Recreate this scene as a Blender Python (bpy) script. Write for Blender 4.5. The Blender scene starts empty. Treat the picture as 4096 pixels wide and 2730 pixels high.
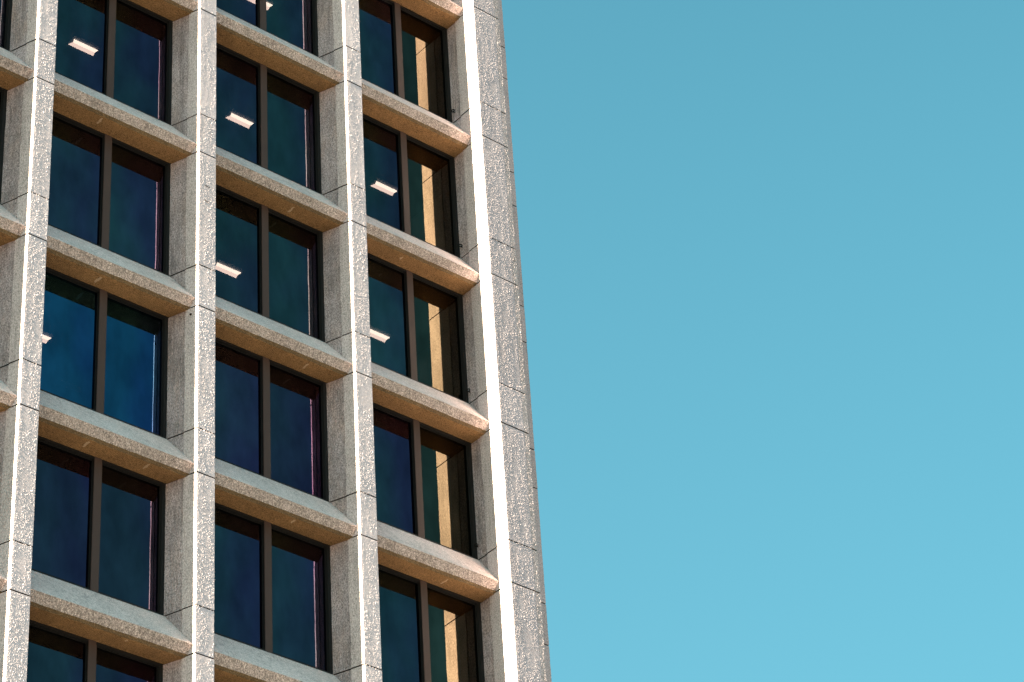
import bpy, bmesh, math, random
from mathutils import Vector, Matrix, noise

random.seed(7)
S = bpy.context.scene
COL = S.collection

# ---------------------------------------------------------------- dimensions (metres)
H = 3.6            # storey height
D = 0.929          # depth between the two joints at each floor
B = 3.5866         # pier spacing
PW = 0.379         # front width of a pier
GY = 0.705         # glass plane
XC, XC2 = 10.48, 11.20      # corner column, left and right edge
YC = -0.28                   # corner column front
GROUND = -37.75
KTOP, KBOT = -3, 5           # storeys built with windows
PIERS = (-2, -1, 0, 1, 2)
BAYS = (-2, -1, 0, 1, 2)
ZTOP = 16.0

# ---------------------------------------------------------------- helpers
class MB:
    """collects rings, boxes and polygons into one mesh object"""
    def __init__(s): s.v = []; s.f = []; s.m = []
    def face(s, idx, m=0): s.f.append(tuple(idx)); s.m.append(m)
    def vert(s, p): s.v.append(tuple(p)); return len(s.v) - 1
    def box(s, x0, x1, y0, y1, z0, z1, m=0):
        b = len(s.v)
        for z in (z0, z1):
            for x, y in ((x0, y0), (x1, y0), (x1, y1), (x0, y1)): s.v.append((x, y, z))
        for q in ((3, 2, 1, 0), (4, 5, 6, 7), (0, 1, 5, 4), (1, 2, 6, 5), (2, 3, 7, 6), (3, 0, 4, 7)):
            s.face([b + i for i in q], m)
    def loft(s, rings, mats, cap=True, capm=0):
        n = len(rings[0]); b = len(s.v)
        for r in rings: s.v.extend(tuple(p) for p in r)
        for i in range(len(rings) - 1):
            for j in range(n):
                k = (j + 1) % n
                s.face((b + i*n + j, b + i*n + k, b + (i+1)*n + k, b + (i+1)*n + j), mats[j])
        if cap:
            s.face([b + j for j in reversed(range(n))], capm)
            e = b + (len(rings) - 1) * n
            s.face([e + j for j in range(n)], capm)
    def tube(s, pts, r, m=0, n=8):
        rings = []
        for i, p in enumerate(pts):
            p = Vector(p)
            t = (Vector(pts[min(i+1, len(pts)-1)]) - Vector(pts[max(i-1, 0)])).normalized()
            a = t.cross(Vector((0, 0, 1)))
            if a.length < 0.1: a = t.cross(Vector((1, 0, 0)))
            a.normalize(); c = t.cross(a)
            rings.append([p + r*(math.cos(2*math.pi*k/n)*a + math.sin(2*math.pi*k/n)*c) for k in range(n)])
        s.loft(rings, [m]*n, True, m)
    def build(s, name, mats, parent=None, recalc=True):
        me = bpy.data.meshes.new(name); me.from_pydata(s.v, [], s.f)
        if not isinstance(mats, (list, tuple)): mats = [mats]
        for m in mats: me.materials.append(m)
        for p, m in zip(me.polygons, s.m): p.material_index = m
        if recalc:
            bm = bmesh.new(); bm.from_mesh(me); bmesh.ops.recalc_face_normals(bm, faces=bm.faces[:]); bm.to_mesh(me); bm.free()
        o = bpy.data.objects.new(name, me); COL.objects.link(o)
        if parent is not None: o.parent = parent
        return o

def thing(name, label, cat, group=None):
    o = bpy.data.objects.new(name, None); COL.objects.link(o)
    o['label'] = label; o['category'] = cat
    if group: o['group'] = group
    return o

def jit(seed, t, amp, scale=3.0):
    return amp * (noise.noise(Vector((seed * 17.3, t * scale, 3.1))) + .6 * noise.noise(Vector((seed * 5.7, t * scale * 3.3, 9.4))))

# ---------------------------------------------------------------- materials
class N:
    def __init__(s, name):
        s.mat = bpy.data.materials.new(name); s.mat.use_nodes = True
        s.t = s.mat.node_tree; s.t.nodes.clear()
        s.out = s.n('ShaderNodeOutputMaterial')
    def n(s, typ, **kw):
        d = s.t.nodes.new(typ)
        for k, v in kw.items(): setattr(d, k, v)
        return d
    def l(s, a, b): s.t.links.new(a, b)
    def val(s, sock, v):
        if isinstance(v, bpy.types.NodeSocket): s.l(v, sock)
        else: sock.default_value = v
    def math(s, op, a, b=0.0, c=0.0, clamp=False):
        d = s.n('ShaderNodeMath', operation=op, use_clamp=clamp)
        s.val(d.inputs[0], a); s.val(d.inputs[1], b); s.val(d.inputs[2], c)
        return d.outputs[0]
    def noise(s, vec, scale, detail=3.0, rough=.55):
        d = s.n('ShaderNodeTexNoise'); s.l(vec, d.inputs['Vector'])
        d.inputs['Scale'].default_value = scale; d.inputs['Detail'].default_value = detail; d.inputs['Roughness'].default_value = rough
        return d.outputs['Fac']
    def scale(s, vec, sc):
        d = s.n('ShaderNodeMapping'); s.l(vec, d.inputs['Vector']); d.inputs['Scale'].default_value = sc
        return d.outputs[0]
    def rng(s, x, a, b, c=0.0, d_=1.0):
        d = s.n('ShaderNodeMapRange'); d.clamp = True
        s.val(d.inputs['Value'], x)
        for k, v in (('From Min', a), ('From Max', b), ('To Min', c), ('To Max', d_)): d.inputs[k].default_value = v
        return d.outputs[0]
    def mixc(s, fac, a, b, blend='MIX'):
        d = s.n('ShaderNodeMix', data_type='RGBA', blend_type=blend)
        s.val(d.inputs[0], fac); s.val(d.inputs[6], a); s.val(d.inputs[7], b)
        return d.outputs[2]

def rgb(*c): return (c[0], c[1], c[2], 1.0)

def concrete(name, base, dark, speck=.35, stain=.5, bump=.35, glint=0.0, rib=None, warm=None, coarse=0.0, streak=0.0):
    """tooled precast concrete: stains, aggregate speckle, tooling relief, optional ribs and proud grains"""
    k = N(name)
    pos = k.n('ShaderNodeNewGeometry')
    P = pos.outputs['Position']; isl = pos.outputs['Random Per Island']
    low = k.noise(k.scale(P, (.9, .9, .45)), 1.3, 4)
    mid = k.noise(k.scale(P, (1, 1, .35)), 7, 4)
    fine = k.noise(k.scale(P, (1, 1, .6)), 46, 3, .75)
    grain = k.noise(P, 150, 2, .6)
    st = k.rng(k.math('ADD', k.math('MULTIPLY', low, .6), k.math('MULTIPLY', mid, .4)), .38, .66)
    col = k.mixc(k.math('MULTIPLY', st, stain), rgb(*base), rgb(*dark))
    if warm:
        w = k.rng(k.noise(k.scale(P, (1.3, 1.3, .5)), 2.1, 3), .46, .68)
        col = k.mixc(k.math('MULTIPLY', w, .7), col, rgb(*warm))
    if streak:                                 # rain streaks and dirt washed down the face
        sn = k.rng(k.noise(k.scale(P, (9, 9, .7)), 1.6, 5, .6), .44, .70)
        sm = k.rng(k.noise(k.scale(P, (1.2, 1.2, .8)), 1.1, 3), .36, .6)
        col = k.mixc(k.math('MULTIPLY', k.math('MULTIPLY', sn, sm), streak), col, rgb(*(c * .42 for c in dark)))
    f = k.math('MULTIPLY_ADD', k.math('SUBTRACT', fine, .5), speck * 2.2, 1.0)
    f = k.math('MULTIPLY_ADD', k.math('SUBTRACT', grain, .5), speck * 1.2, f)
    f = k.math('MULTIPLY_ADD', k.math('SUBTRACT', isl, .5), .16, f)
    g = k.n('ShaderNodeCombineColor')
    for i in range(3): k.l(f, g.inputs[i])
    col = k.mixc(1.0, col, g.outputs[0], 'MULTIPLY')
    # sparse dark pits
    pit = k.rng(k.noise(P, 38, 1), .70, .76)
    col = k.mixc(k.math('MULTIPLY', pit, .55), col, rgb(*(c * .35 for c in dark)))
    height = k.math('MULTIPLY', fine, .6)
    if coarse:
        vo = k.n('ShaderNodeTexVoronoi'); k.l(P, vo.inputs['Vector']); vo.inputs['Scale'].default_value = 42
        height = k.math('MULTIPLY_ADD', vo.outputs['Distance'], coarse, height)
        col = k.mixc(k.math('MULTIPLY', k.rng(vo.outputs['Distance'], .25, .62), .45), col, rgb(*(c * .45 for c in dark)))
    if rib:                                    # fine tooled ribs across the given axis
        sep = k.n('ShaderNodeSeparateXYZ'); k.l(P, sep.inputs[0])
        wob = k.noise(k.scale(P, (1, 1, .25)), 6, 2)
        ph = k.math('MULTIPLY_ADD', sep.outputs[rib[0]], rib[1], k.math('MULTIPLY', wob, 5.0))
        w = k.math('MULTIPLY_ADD', k.math('SINE', ph), .5, .5)
        amt = k.rng(k.noise(P, 3.0, 2), .35, .6, .15, 1.0)
        height = k.math('MULTIPLY_ADD', k.math('MULTIPLY', w, amt), rib[2], height)
        col = k.mixc(k.math('MULTIPLY', k.math('MULTIPLY', w, amt), rib[2] * .35), col, rgb(*(c * .62 for c in dark)))
    bn = k.n('ShaderNodeBump'); bn.inputs['Strength'].default_value = bump; bn.inputs['Distance'].default_value = .012
    k.l(height, bn.inputs['Height'])
    nrm = bn.outputs[0]
    if glint:                                  # proud grains left by the tooling
        V = k.scale(P, (1.0, 1.0, .20))
        g1 = k.rng(k.noise(V, 52, 2, .5), .56, .74)
        V2 = k.scale(P, (1.0, 1.0, .30))
        g2 = k.rng(k.noise(V2, 30, 2, .5), .60, .76)
        patch = k.rng(k.noise(k.scale(P, (1.6, 1.0, .55)), 3.2, 4), .40 - .12 * glint, .60 - .06 * glint)
        gh = k.math('MULTIPLY', k.math('ADD', g1, g2), patch)
        b2 = k.n('ShaderNodeBump'); b2.inputs['Strength'].default_value = 1.0; b2.inputs['Distance'].default_value = .006
        k.l(gh, b2.inputs['Height']); k.l(nrm, b2.inputs['Normal'])
        nrm = b2.outputs[0]
    d = k.n('ShaderNodeBsdfPrincipled')
    k.l(col, d.inputs['Base Color']); d.inputs['Roughness'].default_value = .82
    d.inputs['Specular IOR Level'].default_value = .25
    k.l(nrm, d.inputs['Normal'])
    k.l(d.outputs[0], k.out.inputs[0])
    return k.mat

def plain(name, base, rough=.5, var=.15, metallic=0.0, scale=9.0, spec=.5):
    k = N(name)
    P = k.n('ShaderNodeNewGeometry').outputs['Position']
    f = k.math('MULTIPLY_ADD', k.math('SUBTRACT', k.noise(k.scale(P, (1, 1, .4)), scale, 4), .5), var * 3, 1.0)
    g = k.n('ShaderNodeCombineColor')
    for i in range(3): k.l(f, g.inputs[i])
    d = k.n('ShaderNodeBsdfPrincipled')
    k.l(k.mixc(1.0, rgb(*base), g.outputs[0], 'MULTIPLY'), d.inputs['Base Color'])
    d.inputs['Roughness'].default_value = rough; d.inputs['Metallic'].default_value = metallic; d.inputs['Specular IOR Level'].default_value = spec
    k.l(d.outputs[0], k.out.inputs[0])
    return k.mat

def emit(name, c, s):
    k = N(name)
    e = k.n('ShaderNodeEmission'); e.inputs[0].default_value = rgb(*c); e.inputs[1].default_value = s
    k.l(e.outputs[0], k.out.inputs[0]); k.mat.cycles.emission_sampling = 'NONE'
    return k.mat

def glass(name):
    """bronze solar glass: polarised sky colours put into a reflection tint that drifts over the pane, dark transmission"""
    k = N(name)
    tc = k.n('ShaderNodeTexCoord'); oi = k.n('ShaderNodeObjectInfo')
    P = k.n('ShaderNodeNewGeometry').outputs['Position']
    sep = k.n('ShaderNodeSeparateXYZ'); k.l(tc.outputs['Object'], sep.inputs[0])
    grad = k.math('MULTIPLY', sep.outputs[0], .62)
    nz = k.noise(k.scale(P, (1, 1, .6)), .75, 2)
    off = k.math('MULTIPLY', k.math('SUBTRACT', oi.outputs['Random'], .5), .7)
    fac = k.math('ADD', k.math('ADD', grad, k.math('MULTIPLY', k.math('SUBTRACT', nz, .5), 1.6)), off, clamp=True)
    fac = k.rng(fac, .12, .85)
    fac = k.math('MULTIPLY', fac, oi.outputs['Alpha'])
    tint = k.mixc(fac, GLASS_A, GLASS_B)
    weave = k.noise(k.scale(P, (1, 1, .5)), 2.4, 3)
    w = k.math('MULTIPLY_ADD', k.math('SUBTRACT', weave, .5), 1.1, 1.0)
    g3 = k.n('ShaderNodeCombineColor')
    for i in range(3): k.l(w, g3.inputs[i])
    tint = k.mixc(1.0, tint, g3.outputs[0], 'MULTIPLY')
    tint = k.mixc(1.0, tint, oi.outputs['Color'], 'MULTIPLY')
    gl = k.n('ShaderNodeBsdfGlossy'); gl.inputs['Roughness'].default_value = .0
    k.l(tint, gl.inputs['Color'])
    bn = k.n('ShaderNodeBump'); bn.inputs['Strength'].default_value = .05; bn.inputs['Distance'].default_value = .02
    k.l(k.noise(P, 1.7, 1), bn.inputs['Height']); k.l(bn.outputs[0], gl.inputs['Normal'])
    tr = k.n('ShaderNodeBsdfTransparent'); tr.inputs[0].default_value = (.030, .0276, .0264, 1)
    ad = k.n('ShaderNodeAddShader'); k.l(gl.outputs[0], ad.inputs[0]); k.l(tr.outputs[0], ad.inputs[1])
    k.l(ad.outputs[0], k.out.inputs[0])
    return k.mat

GLASS_A = (.052, .073, .070, 1)   # teal-looking under the sky
GLASS_B = (.056, .043, .076, 1)   # indigo-looking

M = {}
M['front'] = concrete('tooled_concrete_front', (.47, .415, .485), (.36, .317, .37), .7, .5, .30, streak=.25)
M['corner_front'] = concrete('tooled_concrete_corner', (.36, .318, .38), (.27, .237, .28), .9, .45, .35, streak=.3)
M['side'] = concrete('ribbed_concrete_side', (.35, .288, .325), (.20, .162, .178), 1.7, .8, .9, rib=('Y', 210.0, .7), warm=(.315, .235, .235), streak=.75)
M['smooth'] = concrete('smooth_concrete', (.405, .338, .37), (.295, .246, .265), 1.3, .5, .4, streak=.4)
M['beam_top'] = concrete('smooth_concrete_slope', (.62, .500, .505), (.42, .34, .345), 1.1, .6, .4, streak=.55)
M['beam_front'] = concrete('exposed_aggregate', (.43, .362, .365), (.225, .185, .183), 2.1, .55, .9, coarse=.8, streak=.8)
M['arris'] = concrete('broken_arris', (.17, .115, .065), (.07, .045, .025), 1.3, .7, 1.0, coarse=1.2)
M['soffit'] = concrete('tooled_concrete_soffit', (.245, .143, .066), (.138, .080, .038), 1.9, .7, .8, rib=('X', 190.0, .6))  # orange of the warm bounce from below is put into the base colour
M['patch'] = concrete('pale_mortar_patch', (.38, .28, .19), (.26, .19, .125), .6, .5, .4)
M['mortar'] = plain('joint_mortar', (.022, .017, .014), .9, .3, scale=20)
M['frame'] = plain('black_bronze_frame', (.010, .010, .011), .6, .12, spec=.12)
M['mullion'] = plain('brown_bronze_mullion', (.052, .035, .033), .6, .10, spec=.15)
M['glass'] = glass('bronze_solar_glass')
M['ceiling'] = plain('dim_ceiling', (.05, .05, .052), .9, .2)
M['inner'] = plain('dim_interior', (.04, .04, .042), .9, .2)
M['wall'] = plain('rendered_wall', (.33, .30, .28), .9, .1)
M['steel'] = plain('rusty_steel', (.008, .006, .006), .8, .3, scale=40, spec=.1)
M['fixture'] = plain('fixture_enamel', (.10, .10, .11), .6, .05)
M['tube'] = emit('lit_diffuser', (1.0, .85, .71), 1.72)
M['tube2'] = emit('lit_reflector', (1.0, .77, .66), 1.25)
M['card'] = plain('pale_card', (.85, .88, .90), .8, .05)
M['dimcard'] = plain('grey_card', (.45, .48, .50), .8, .05)

# ---------------------------------------------------------------- ground
k = N('plaza_paving')
P = k.n('ShaderNodeNewGeometry').outputs['Position']
br = k.n('ShaderNodeTexBrick'); k.l(P, br.inputs['Vector'])
br.inputs['Scale'].default_value = 1.0; br.inputs['Brick Width'].default_value = 1.2; br.inputs['Row Height'].default_value = .8
br.inputs['Mortar Size'].default_value = .012
br.inputs['Color1'].default_value = (.056, .053, .055, 1); br.inputs['Color2'].default_value = (.050, .047, .049, 1); br.inputs['Mortar'].default_value = (.03, .028, .028, 1)
d = k.n('ShaderNodeBsdfPrincipled'); k.l(br.outputs[0], d.inputs['Base Color']); d.inputs['Roughness'].default_value = .9
k.l(d.outputs[0], k.out.inputs[0])
g = MB(); R_ = 6000
g.v = [(-R_, -R_, GROUND), (R_, -R_, GROUND), (R_, R_, GROUND), (-R_, R_, GROUND)]; g.face((0, 1, 2, 3))
go = g.build('ground', k.mat, recalc=False); go['kind'] = 'structure'

# ---------------------------------------------------------------- the tower
tower = thing('office_tower', 'grey precast concrete office tower with deep window grid and sunlit fins against the sky', 'building')
tower.location = (0, 0, 0)

JG = .025
def levels():
    """joint heights from the top down to the last detailed storey"""
    for kk in range(KTOP - 1, KBOT + 2):
        yield -kk * H, kk

def stack():
    """(z0, z1) of every precast piece, bottom to top"""
    out = []
    for kk in range(KBOT + 1, KTOP - 2, -1):
        zu, zl = -kk * H, -kk * H - D
        out.append((zl + JG / 2, zu - JG / 2))
        out.append((zu + JG / 2, zu + H - D - JG / 2))
    zb = out[0][0] - JG
    out.insert(0, (GROUND, zb))
    return out

def grains(mb, x0, x1, y, density, seed, m=0, small=1.0, offs=()):
    """proud grains and tool ridges left on a front face; the low sun catches their flanks"""
    rnd = random.Random(seed)
    za, zb = -KBOT * H - 1.5, -(KTOP - 1) * H - D
    for _ in range(int(density * (x1 - x0) * (zb - za))):
        u = rnd.random(); x = x0 + (x1 - x0) * u; z = za + (zb - za) * rnd.random()
        fr = (z % H)
        dyy = 0.0
        for z0_, z1_, o_ in offs:
            if z0_ <= z <= z1_: dyy = o_; break
        if abs(fr) < .03 or abs(fr - (H - D)) < .03: continue
        w = .5 + .9 * noise.noise(Vector((x * 4.5, seed, z * 1.1))) + .7 * noise.noise(Vector((x * 13, seed, z * 3.0)))
        if u < .12: w += .35
        if rnd.random() > w: continue
        h = small * (.0004 + .0006 * rnd.expovariate(1.0)); h = min(h, .0026)
        wd = small * rnd.uniform(.0035, .0065); ln = small * rnd.uniform(.005, .013) * (1 + 1.6 * rnd.random() ** 3)
        t = rnd.uniform(-.0025, .0025)
        b = len(mb.v); y0 = y + dyy + .001
        mb.v += [(x - wd - t, y0, z - ln), (x + wd - t, y0, z - ln), (x + wd + t, y0, z + ln), (x - wd + t, y0, z + ln),
                 (x - t, y + dyy - h, z - ln * .6), (x + t, y + dyy - h, z + ln * .6)]
        for q in ((0, 4, 5, 3), (4, 1, 2, 5), (0, 1, 4), (3, 5, 2)): mb.face([b + k_ for k_ in q], m)

def pier(i):
    x = i * B
    mb = MB()
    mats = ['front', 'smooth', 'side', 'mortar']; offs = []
    for n_, (z0, z1) in enumerate(stack()):
        long_ = z1 - z0 > 6
        steps = 2 if long_ else max(3, int((z1 - z0) / .09))
        dx = random.uniform(-.003, .003); dy = random.uniform(-.0015, .0015); offs.append((z0, z1, dy))
        rings = []
        for s_ in range(steps + 1):
            z = z0 + (z1 - z0) * s_ / steps
            e = jit(i + .3, z, .0035, 9); e2 = jit(i + 40.3, z, .0035, 9)
            kk = jit(i + 90.7, z + n_ * 3.3, .018, 1.3)
            kx = jit(i + 70.7, z, .004, 5)
            r = [(x + e, dy, z), (x + PW + e2, dy, z),
                 (x + PW + .10, .26, z), (x + PW + .225, .62, z), (x + PW + .225, .95, z),
                 (x - .225 + jit(i + 20.1, z, .004, 5), .95, z), (x - .216 + jit(i + 20.1, z, .005, 5), .62, z),
                 (x - .086 + kx - .36 * kk, .268 + kk, z), (x - .098 + kx - .36 * kk, .262 + kk, z)]
            rings.append([(a + dx, b, c) for a, b, c in r])
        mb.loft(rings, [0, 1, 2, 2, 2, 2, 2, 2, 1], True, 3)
    zb, zt = GROUND, stack()[-1][1] - .02
    q = .075
    core = [(x + .06, q), (x + PW - .06, q), (x + PW + .03, .30), (x + PW + .15, .66), (x + PW + .15, .90), (x - .15, .90), (x - .15, .66), (x - .03, .30)]
    mb.loft([[(a, b, zz) for a, b in core] for zz in (zb, zt)], [3] * 8, True, 3)
    if i >= -1: grains(mb, x + .006, x + PW - .006, 0.0, 2900, 31 + i, 0, .8, offs)
    return mb.build('pier', [M[m] for m in mats], tower)

for i in PIERS: pier(i)

# corner column (stands proud of the piers) and the side facade's column behind it
def column(pts_fn, core, mats, faces, name, seed):
    mb = MB()
    offs = []
    for n_, (z0, z1) in enumerate(stack()):
        steps = 2 if z1 - z0 > 6 else max(3, int((z1 - z0) / .09))
        dx = random.uniform(-.003, .003); dy = random.uniform(-.0015, .0015); offs.append((z0, z1, dy))
        rings = [[(a + dx, b + dy, z0 + (z1 - z0) * s_ / steps) for a, b in pts_fn(z0 + (z1 - z0) * s_ / steps, n_)] for s_ in range(steps + 1)]
        mb.loft(rings, faces, True, 3)
    mb.loft([[(a, b, zz) for a, b in core] for zz in (GROUND, stack()[-1][1] - .02)], [3] * len(core), True, 3)
    if seed: grains(mb, XC + .006, 11.06, YC, 6000, seed, 0, .72, offs); grains(mb, 11.08, XC2 - .005, YC, 1500, seed + 1, 0, .7, offs)
    return mb.build(name, [M[m] for m in mats], tower)

def corner_pts(z, n_):
    e = jit(201.5, z, .004, 9); e2 = jit(202.5, z, .004, 9); kk = jit(203.5, z + n_ * 2.7, .016, 1.3)
    return [(XC + e, YC), (11.065 + jit(207.3, z, .006, 4), YC), (11.075, YC + .004), (XC2 + e2, YC + .003), (XC2, 1.10), (XC, 1.10), (XC + .010, .63), (XC + .012, .345 + kk), (XC - .004, .338 + kk)]
column(corner_pts, [(XC + .07, YC + .07), (XC2 - .07, YC + .07), (XC2 - .07, 1.05), (XC + .07, 1.05)],
       ['corner_front', 'smooth', 'side', 'mortar'], [0, 0, 1, 1, 2, 2, 2, 2, 1], 'corner_column', 77)
def side_pts(z, n_):
    e2 = jit(302.5, z, .006, 7) - max(0, jit(305.5, z, .03, 2.2) - .018)
    return [(XC2 + .01, 1.13), (12.62 + e2, 1.13), (12.62 + e2, 1.86), (XC2 + .01, 1.86)]
column(side_pts, [(XC2 + .05, 1.17), (12.58, 1.17), (12.58, 1.82), (XC2 + .05, 1.82)],
       ['smooth', 'smooth', 'side', 'mortar'], [0, 0, 1, 1], 'corner_column', 0)

# sill beams, one per bay and floor
SCUFFS = {(0, 0): [(1.60, .25, .45, .06)], (0, 1): [(1.70, .30, .52, .075)], (0, 2): [(1.545, .25, .47, .07), (2.765, .24, .45, .07)],
          (1, 0): [(6.02, .30, .52, .06)], (2, 0): [(8.70, .31, .42, .05)], (2, 2): [(9.43, .28, .52, .05)], (0, 3): [(2.40, .24, .31, .05)],
          (1, 1): [(6.3, .3, .5, .05)], (1, 2): [(5.9, .25, .4, .06)]}
def sill_beam(b, kk):
    x0 = b * B + .29; x1 = (b + 1) * B + .09 if b < 2 else XC + .08
    z = -kk * H
    mb = MB(); rings = []
    n = 44; sd = b * 11.3 + kk * 3.7
    dz = random.uniform(-.006, .006); dy = random.uniform(-.008, .008)
    for s_ in range(n + 1):
        x = x0 + (x1 - x0) * s_ / n
        a = jit(sd, x, .006, 8); c = jit(sd + 5, x, .013, 9) - max(0, jit(sd + 8, x, .05, 2.2) - .03); c2 = jit(sd + 9, x, .014, 9)
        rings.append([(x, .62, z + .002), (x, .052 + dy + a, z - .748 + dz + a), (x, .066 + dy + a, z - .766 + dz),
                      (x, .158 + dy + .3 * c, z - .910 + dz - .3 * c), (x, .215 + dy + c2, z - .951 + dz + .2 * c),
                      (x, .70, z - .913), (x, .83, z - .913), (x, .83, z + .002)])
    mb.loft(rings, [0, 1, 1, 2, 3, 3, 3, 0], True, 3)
    for (px, ya, yb, w) in SCUFFS.get((b, kk), ()):
        m_ = 7
        L = []; Rr = []
        for t in range(m_):
            y = ya + (yb - ya) * t / (m_ - 1)
            zz = z - .951 + dz + (.038 - dz) * (y - .205) / .495 - .004
            ww = w * (.35 + .65 * math.sin(math.pi * (t + .6) / (m_ + .2))) * random.uniform(.6, 1.1)
            cx = px + random.uniform(-.012, .012) + .05 * (y - ya)
            L.append(mb.vert((cx - ww / 2, y, zz))); Rr.append(mb.vert((cx + ww / 2, y, zz)))
        for t in range(m_ - 1): mb.face((L[t], L[t+1], Rr[t+1], Rr[t]), 4)
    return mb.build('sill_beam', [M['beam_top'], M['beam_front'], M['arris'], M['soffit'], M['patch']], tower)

for b in BAYS:
    for kk in range(KTOP - 1, KBOT + 1): sill_beam(b, kk)

# windows: frame, mullion and two panes in each bay
def empty_part(name, parent):
    o = bpy.data.objects.new(name, None); COL.objects.link(o); o.parent = parent; return o

BLUE = {(0, 2): (.5, 1.25, 2.1)}  # stronger sky reflection put into this window's pane tint
NAVY = {(0, 3): (.95, .72, .95), (0, 4): (.85, .75, .9), (1, 2): (1.0, .75, .95), (1, 3): (.8, .78, .88), (2, 2): (.9, .78, .88), (2, 3): (.8, .8, .9), (1, 4): (.8, .85, .9)}
def window(b, kk):
    xl = b * B + PW + .225; xr = (b + 1) * B - .225 if b < 2 else XC
    z = -kk * H; zt = z + H - .913
    mid = (xl + xr) / 2
    f = MB()
    f.box(xl - .04, xl + .06, .632, .79, z - .03, zt + .03)
    f.box(xr - .06, xr + .04, .632, .79, z - .03, zt + .03)
    f.box(xl + .06, xr - .06, .634, .785, zt - .055, zt + .028)
    f.box(xl + .06, xr - .06, .636, .785, z - .028, z + .045)
    # thin glazing beads round each pane
    for a, c in ((xl + .06, mid - .083), (mid + .083, xr - .06)):
        f.box(a, a + .014, .676, .70, z + .045, zt - .055); f.box(c - .014, c, .676, .70, z + .045, zt - .055)
        f.box(a + .014, c - .014, .678, .70, zt - .069, zt - .055)
    w = f.build('window', M['frame'], tower)
    m = MB()
    m.box(mid - .083, mid + .062, .624, .786, z - .025, zt - .0025, 0)
    m.box(mid + .062, mid + .083, .640, .784, z - .024, zt - .0035, 0)
    m.box(mid - .0855, mid - .083, .640, .700, z - .02, zt - .005, 1)
    m.build('mullion', [M['mullion'], M['frame']], w)
    for side, (a, c) in enumerate(((xl + .05, mid - .075), (mid + .075, xr - .05))):
        p = MB(); wd = c - a
        p.v = [(0, 0, 0), (wd, 0, 0), (wd, 0, zt - .04 - z - .035), (0, 0, zt - .04 - z - .035)]
        p.face((0, 1, 2, 3))
        o = p.build('glass_pane', M['glass'], w, recalc=False)
        o.location = (a, GY, z + .035)
        q = BLUE.get((b, kk)) or NAVY.get((b, kk)) or (1, 1, 1)
        v = random.uniform(.88, 1.12)
        if b == 2 and side: q = (1.16, .73, .53)  # golden cast of the mirrored sun strip, put into the pane tint
        o.color = (q[0] * v, q[1] * v, q[2] * v, .12 if (b == 2 and side) else 1.0)
for b in BAYS:
    for kk in range(KTOP, KBOT + 1): window(b, kk)

# floors with dim ceilings, back wall, plain walls above, below and beside
XW = BAYS[0] * B + .2
for kk in range(KTOP - 1, KBOT + 1):
    m = MB(); z = -kk * H + 2.80
    m.box(XW, 11.15, .835, 9.0, z, z + .77)
    m.build('floor_slab', M['ceiling'], tower)
m = MB()
zb = -KBOT * H - .93; zt = -(KTOP - 1) * H - .9
m.box(XW, XC + .1, .70, 24, GROUND, zb)
m.box(XW, XC + .1, .70, 24, zt + .85, ZTOP)
m.box(XW, 11.60, 9.0, 24, zb, zt + .85)
m.box(11.22, 11.60, 1.9, 9.0, zb, zt + .85)
m.box(XW - 30, XW, .60, 24, GROUND, ZTOP)
m.build('wall', M['wall'], tower)

# eye bolts on the corner column, a bolt head and bent nails on a pier
def eye_bolt(y, z, tilt):
    m = MB(); x = XC
    m.tube([(x + .02, y, z - .030), (x - .035, y, z - .030)], .009)
    c = Vector((x - .035, y, z)); pts = []
    for t in range(17):
        a = 2 * math.pi * t / 16 * .97 - math.pi / 2
        pts.append(c + Vector((math.sin(tilt) * .030 * math.cos(a) * -1, math.cos(tilt) * .034 * math.cos(a), .030 * math.sin(a))))
    m.tube(pts, .0105)
    m.build('eye_bolt', M['steel'], tower)
eye_bolt(.54, 3.875, .5); eye_bolt(.549, .275, .9); eye_bolt(.567, -3.32, .4); eye_bolt(.60, -6.89, .7)
m = MB(); m.tube([(3.56, .15, -4.68), (3.515, .143, -4.68)], .022, n=8); m.build('bolt_head', M['steel'], tower)
for pts in (((3.715, .01, -1.690), (3.735, -.012, -1.700), (3.790, -.016, -1.712), (3.805, -.014, -1.700), (3.815, -.012, -1.718)),
            ((3.715, .01, -2.035), (3.728, -.014, -2.050), (3.735, -.014, -2.075), (3.780, -.016, -2.070), (3.800, -.012, -2.050), (3.803, .008, -2.045))):
    m = MB(); m.tube(pts, .006, n=6); m.build('bent_nail', M['steel'], tower)

# ---------------------------------------------------------------- ceiling lights (hung in the rooms)
def ceiling_light(xr, y, zc, length, label):
    t = thing('ceiling_light', label, 'ceiling light', 'lit ceiling lights in the offices')
    t.location = (xr - length / 2, y, zc)
    h = MB(); L = length / 2
    h.box(-L - .03, L + .03, -.19, .19, -.012, .02)
    h.build('housing', M['fixture'], t)
    d_ = MB()
    # two long facets meeting in a raised valley; the left end is notched
    A = (-L, -.100, -.045); A2 = (L, -.100, -.045)
    V = (-L + .05, .0, -.030); V2 = (L - .005, .0, -.030)
    C = (-L - .01, .085, -.05); C2 = (L + .01, .085, -.05)
    for p, q, r, s_, mm in ((A, A2, V2, V, 0), (V, V2, C2, C, 1)):
        i0 = [d_.vert(v) for v in (p, q, r, s_)]; d_.face(i0, mm)
        j0 = [d_.vert((v[0], v[1], v[2] + .015)) for v in (p, q, r, s_)]; d_.face(list(reversed(j0)), mm)
        for n_ in range(4): d_.face((i0[n_], j0[n_], j0[(n_+1) % 4], i0[(n_+1) % 4]), mm)
    d_.build('diffuser', [M['tube'], M['tube2']], t, recalc=False)
    return t
def cz(kk): return -kk * H + 2.80
ceiling_light(2.72, 2.39, cz(0), .56, 'lit ceiling light in the leftmost full column of windows, behind the topmost window')
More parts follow.
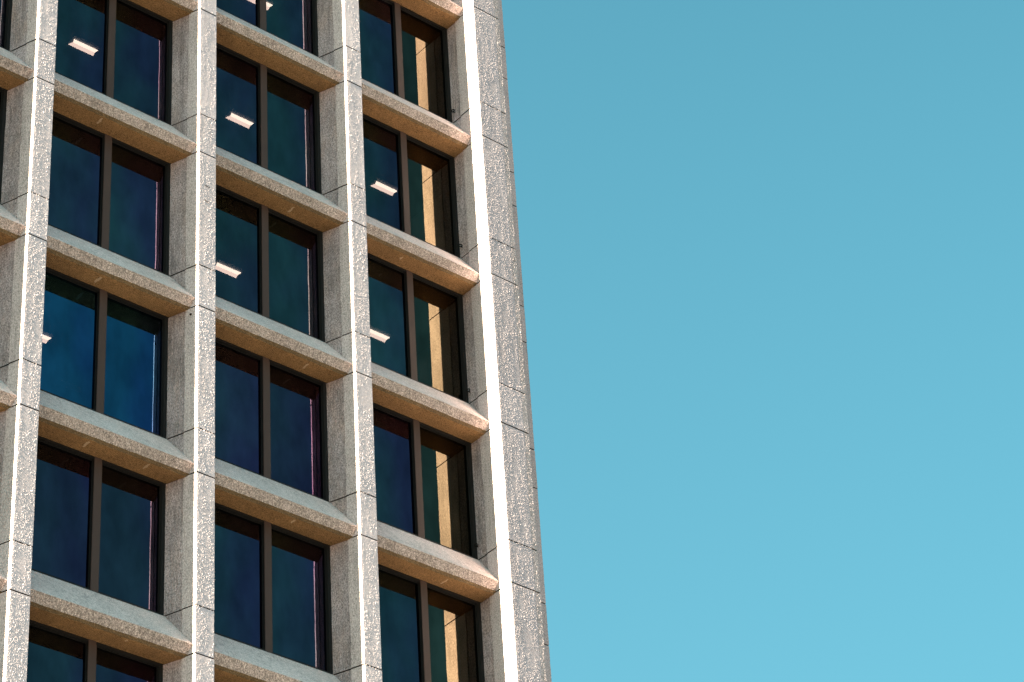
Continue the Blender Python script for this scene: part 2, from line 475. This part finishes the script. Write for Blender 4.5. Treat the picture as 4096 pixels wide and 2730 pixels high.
ceiling_light(7.07, 2.43, cz(-1), .80, 'lit ceiling light cut off by the top edge of the photo, behind the middle mullion')
ceiling_light(6.52, 2.39, cz(0), .56, 'lit ceiling light seen whole in the middle column of windows')
ceiling_light(6.50, 2.82, cz(1), .58, 'lit ceiling light in the middle column, its left end hidden by the concrete pier')
ceiling_light(10.28, 2.40, cz(0), .56, 'lit ceiling light seen whole in the column of windows nearest the corner')
ceiling_light(10.27, 2.83, cz(1), .56, 'lit ceiling light nearest the corner with its left end hidden by the pier')
ceiling_light(2.07, 2.60, cz(2), .56, 'lit ceiling light of which only a tip shows in the bright blue window')

# a box on the inner window sill of the blue window
bx = thing('storage_box', 'pale storage box standing on the sill inside the bright blue window', 'box')
bx.location = (1.535, .99, -2 * H)
m = MB(); m.box(-.21, .21, -.10, .10, .46, .60); m.build('body', M['card'], bx)
m = MB(); m.box(-.22, .22, -.11, .11, .602, .645); m.build('lid', M['dimcard'], bx)
m = MB(); m.box(-.30, .30, -.13, .13, .0, .455); m.build('base', M['inner'], bx)

# ---------------------------------------------------------------- light
EL = math.radians(30.0); AZ = math.radians(.80)
sdir = Vector((-math.cos(EL) * math.cos(AZ), -math.cos(EL) * math.sin(AZ), math.sin(EL)))   # towards the sun
sun = bpy.data.lights.new('sun', 'SUN'); sun.energy = 5.0; sun.angle = math.radians(.45); sun.color = (1.0, .835, .54)
so = bpy.data.objects.new('sun', sun); COL.objects.link(so)
so.rotation_euler = (-sdir).to_track_quat('-Z', 'Y').to_euler(); so.location = (-40, -20, 40)

W = bpy.data.worlds.new('World'); S.world = W; W.use_nodes = True
W.cycles.sampling_method = 'NONE'      # smooth sky: found well enough by the surfaces' own sampling
t = W.node_tree; t.nodes.clear()
sky = t.nodes.new('ShaderNodeTexSky'); sky.sky_type = 'NISHITA'; sky.sun_disc = False
sky.sun_elevation = EL; sky.sun_rotation = math.atan2(sdir.x, sdir.y)
sky.air_density = 1.0; sky.dust_density = .9; sky.ozone_density = 1.0
mx = t.nodes.new('ShaderNodeMix'); mx.data_type = 'RGBA'; mx.blend_type = 'MULTIPLY'; mx.inputs[0].default_value = 1.0
mx.inputs[7].default_value = (.117, .263, .205, 1)
ev = t.nodes.new('ShaderNodeMix'); ev.data_type = 'RGBA'; ev.inputs[7].default_value = (.187, .488, .640, 1)   # paler air towards the horizon
tc = t.nodes.new('ShaderNodeTexCoord'); sp = t.nodes.new('ShaderNodeSeparateXYZ'); mr = t.nodes.new('ShaderNodeMapRange')
for a_, b_ in (('From Min', .70), ('From Max', .44), ('To Min', .04), ('To Max', .42)): mr.inputs[a_].default_value = b_
t.links.new(tc.outputs['Generated'], sp.inputs[0]); t.links.new(sp.outputs[2], mr.inputs['Value']); t.links.new(mr.outputs[0], ev.inputs[0])
bg = t.nodes.new('ShaderNodeBackground'); bg.inputs[1].default_value = .05
ow = t.nodes.new('ShaderNodeOutputWorld')
t.links.new(sky.outputs[0], mx.inputs[6]); t.links.new(mx.outputs[2], ev.inputs[6]); t.links.new(ev.outputs[2], bg.inputs[0]); t.links.new(bg.outputs[0], ow.inputs[0])

# ---------------------------------------------------------------- camera
cam = bpy.data.cameras.new('camera'); co = bpy.data.objects.new('camera', cam); COL.objects.link(co)
cam.sensor_width = 36.0; cam.lens = 102.298; cam.clip_start = .5; cam.clip_end = 20000
RX = Vector((0.76476357, -0.64182198, -0.05657945)); RY = -Vector((0.34025905, 0.47687967, -0.81043788)); RZ = -Vector((0.54713843, 0.60054170, 0.58308593))
mt = Matrix((RX, RY, RZ)).transposed().to_4x4(); mt.translation = Vector((-20.62185882, -34.90470676, -36.03823189))
co.matrix_world = mt
S.camera = co

S.view_settings.view_transform = 'Standard'; S.view_settings.look = 'None'
S.view_settings.exposure = 4.5; S.view_settings.gamma = 1.0
S.cycles.max_bounces = 8; S.cycles.diffuse_bounces = 4; S.cycles.transparent_max_bounces = 8
S.cycles.use_denoising = True; S.cycles.denoiser = 'OPENIMAGEDENOISE'; S.cycles.denoising_input_passes = 'RGB_ALBEDO_NORMAL'; S.cycles.denoising_prefilter = 'NONE'
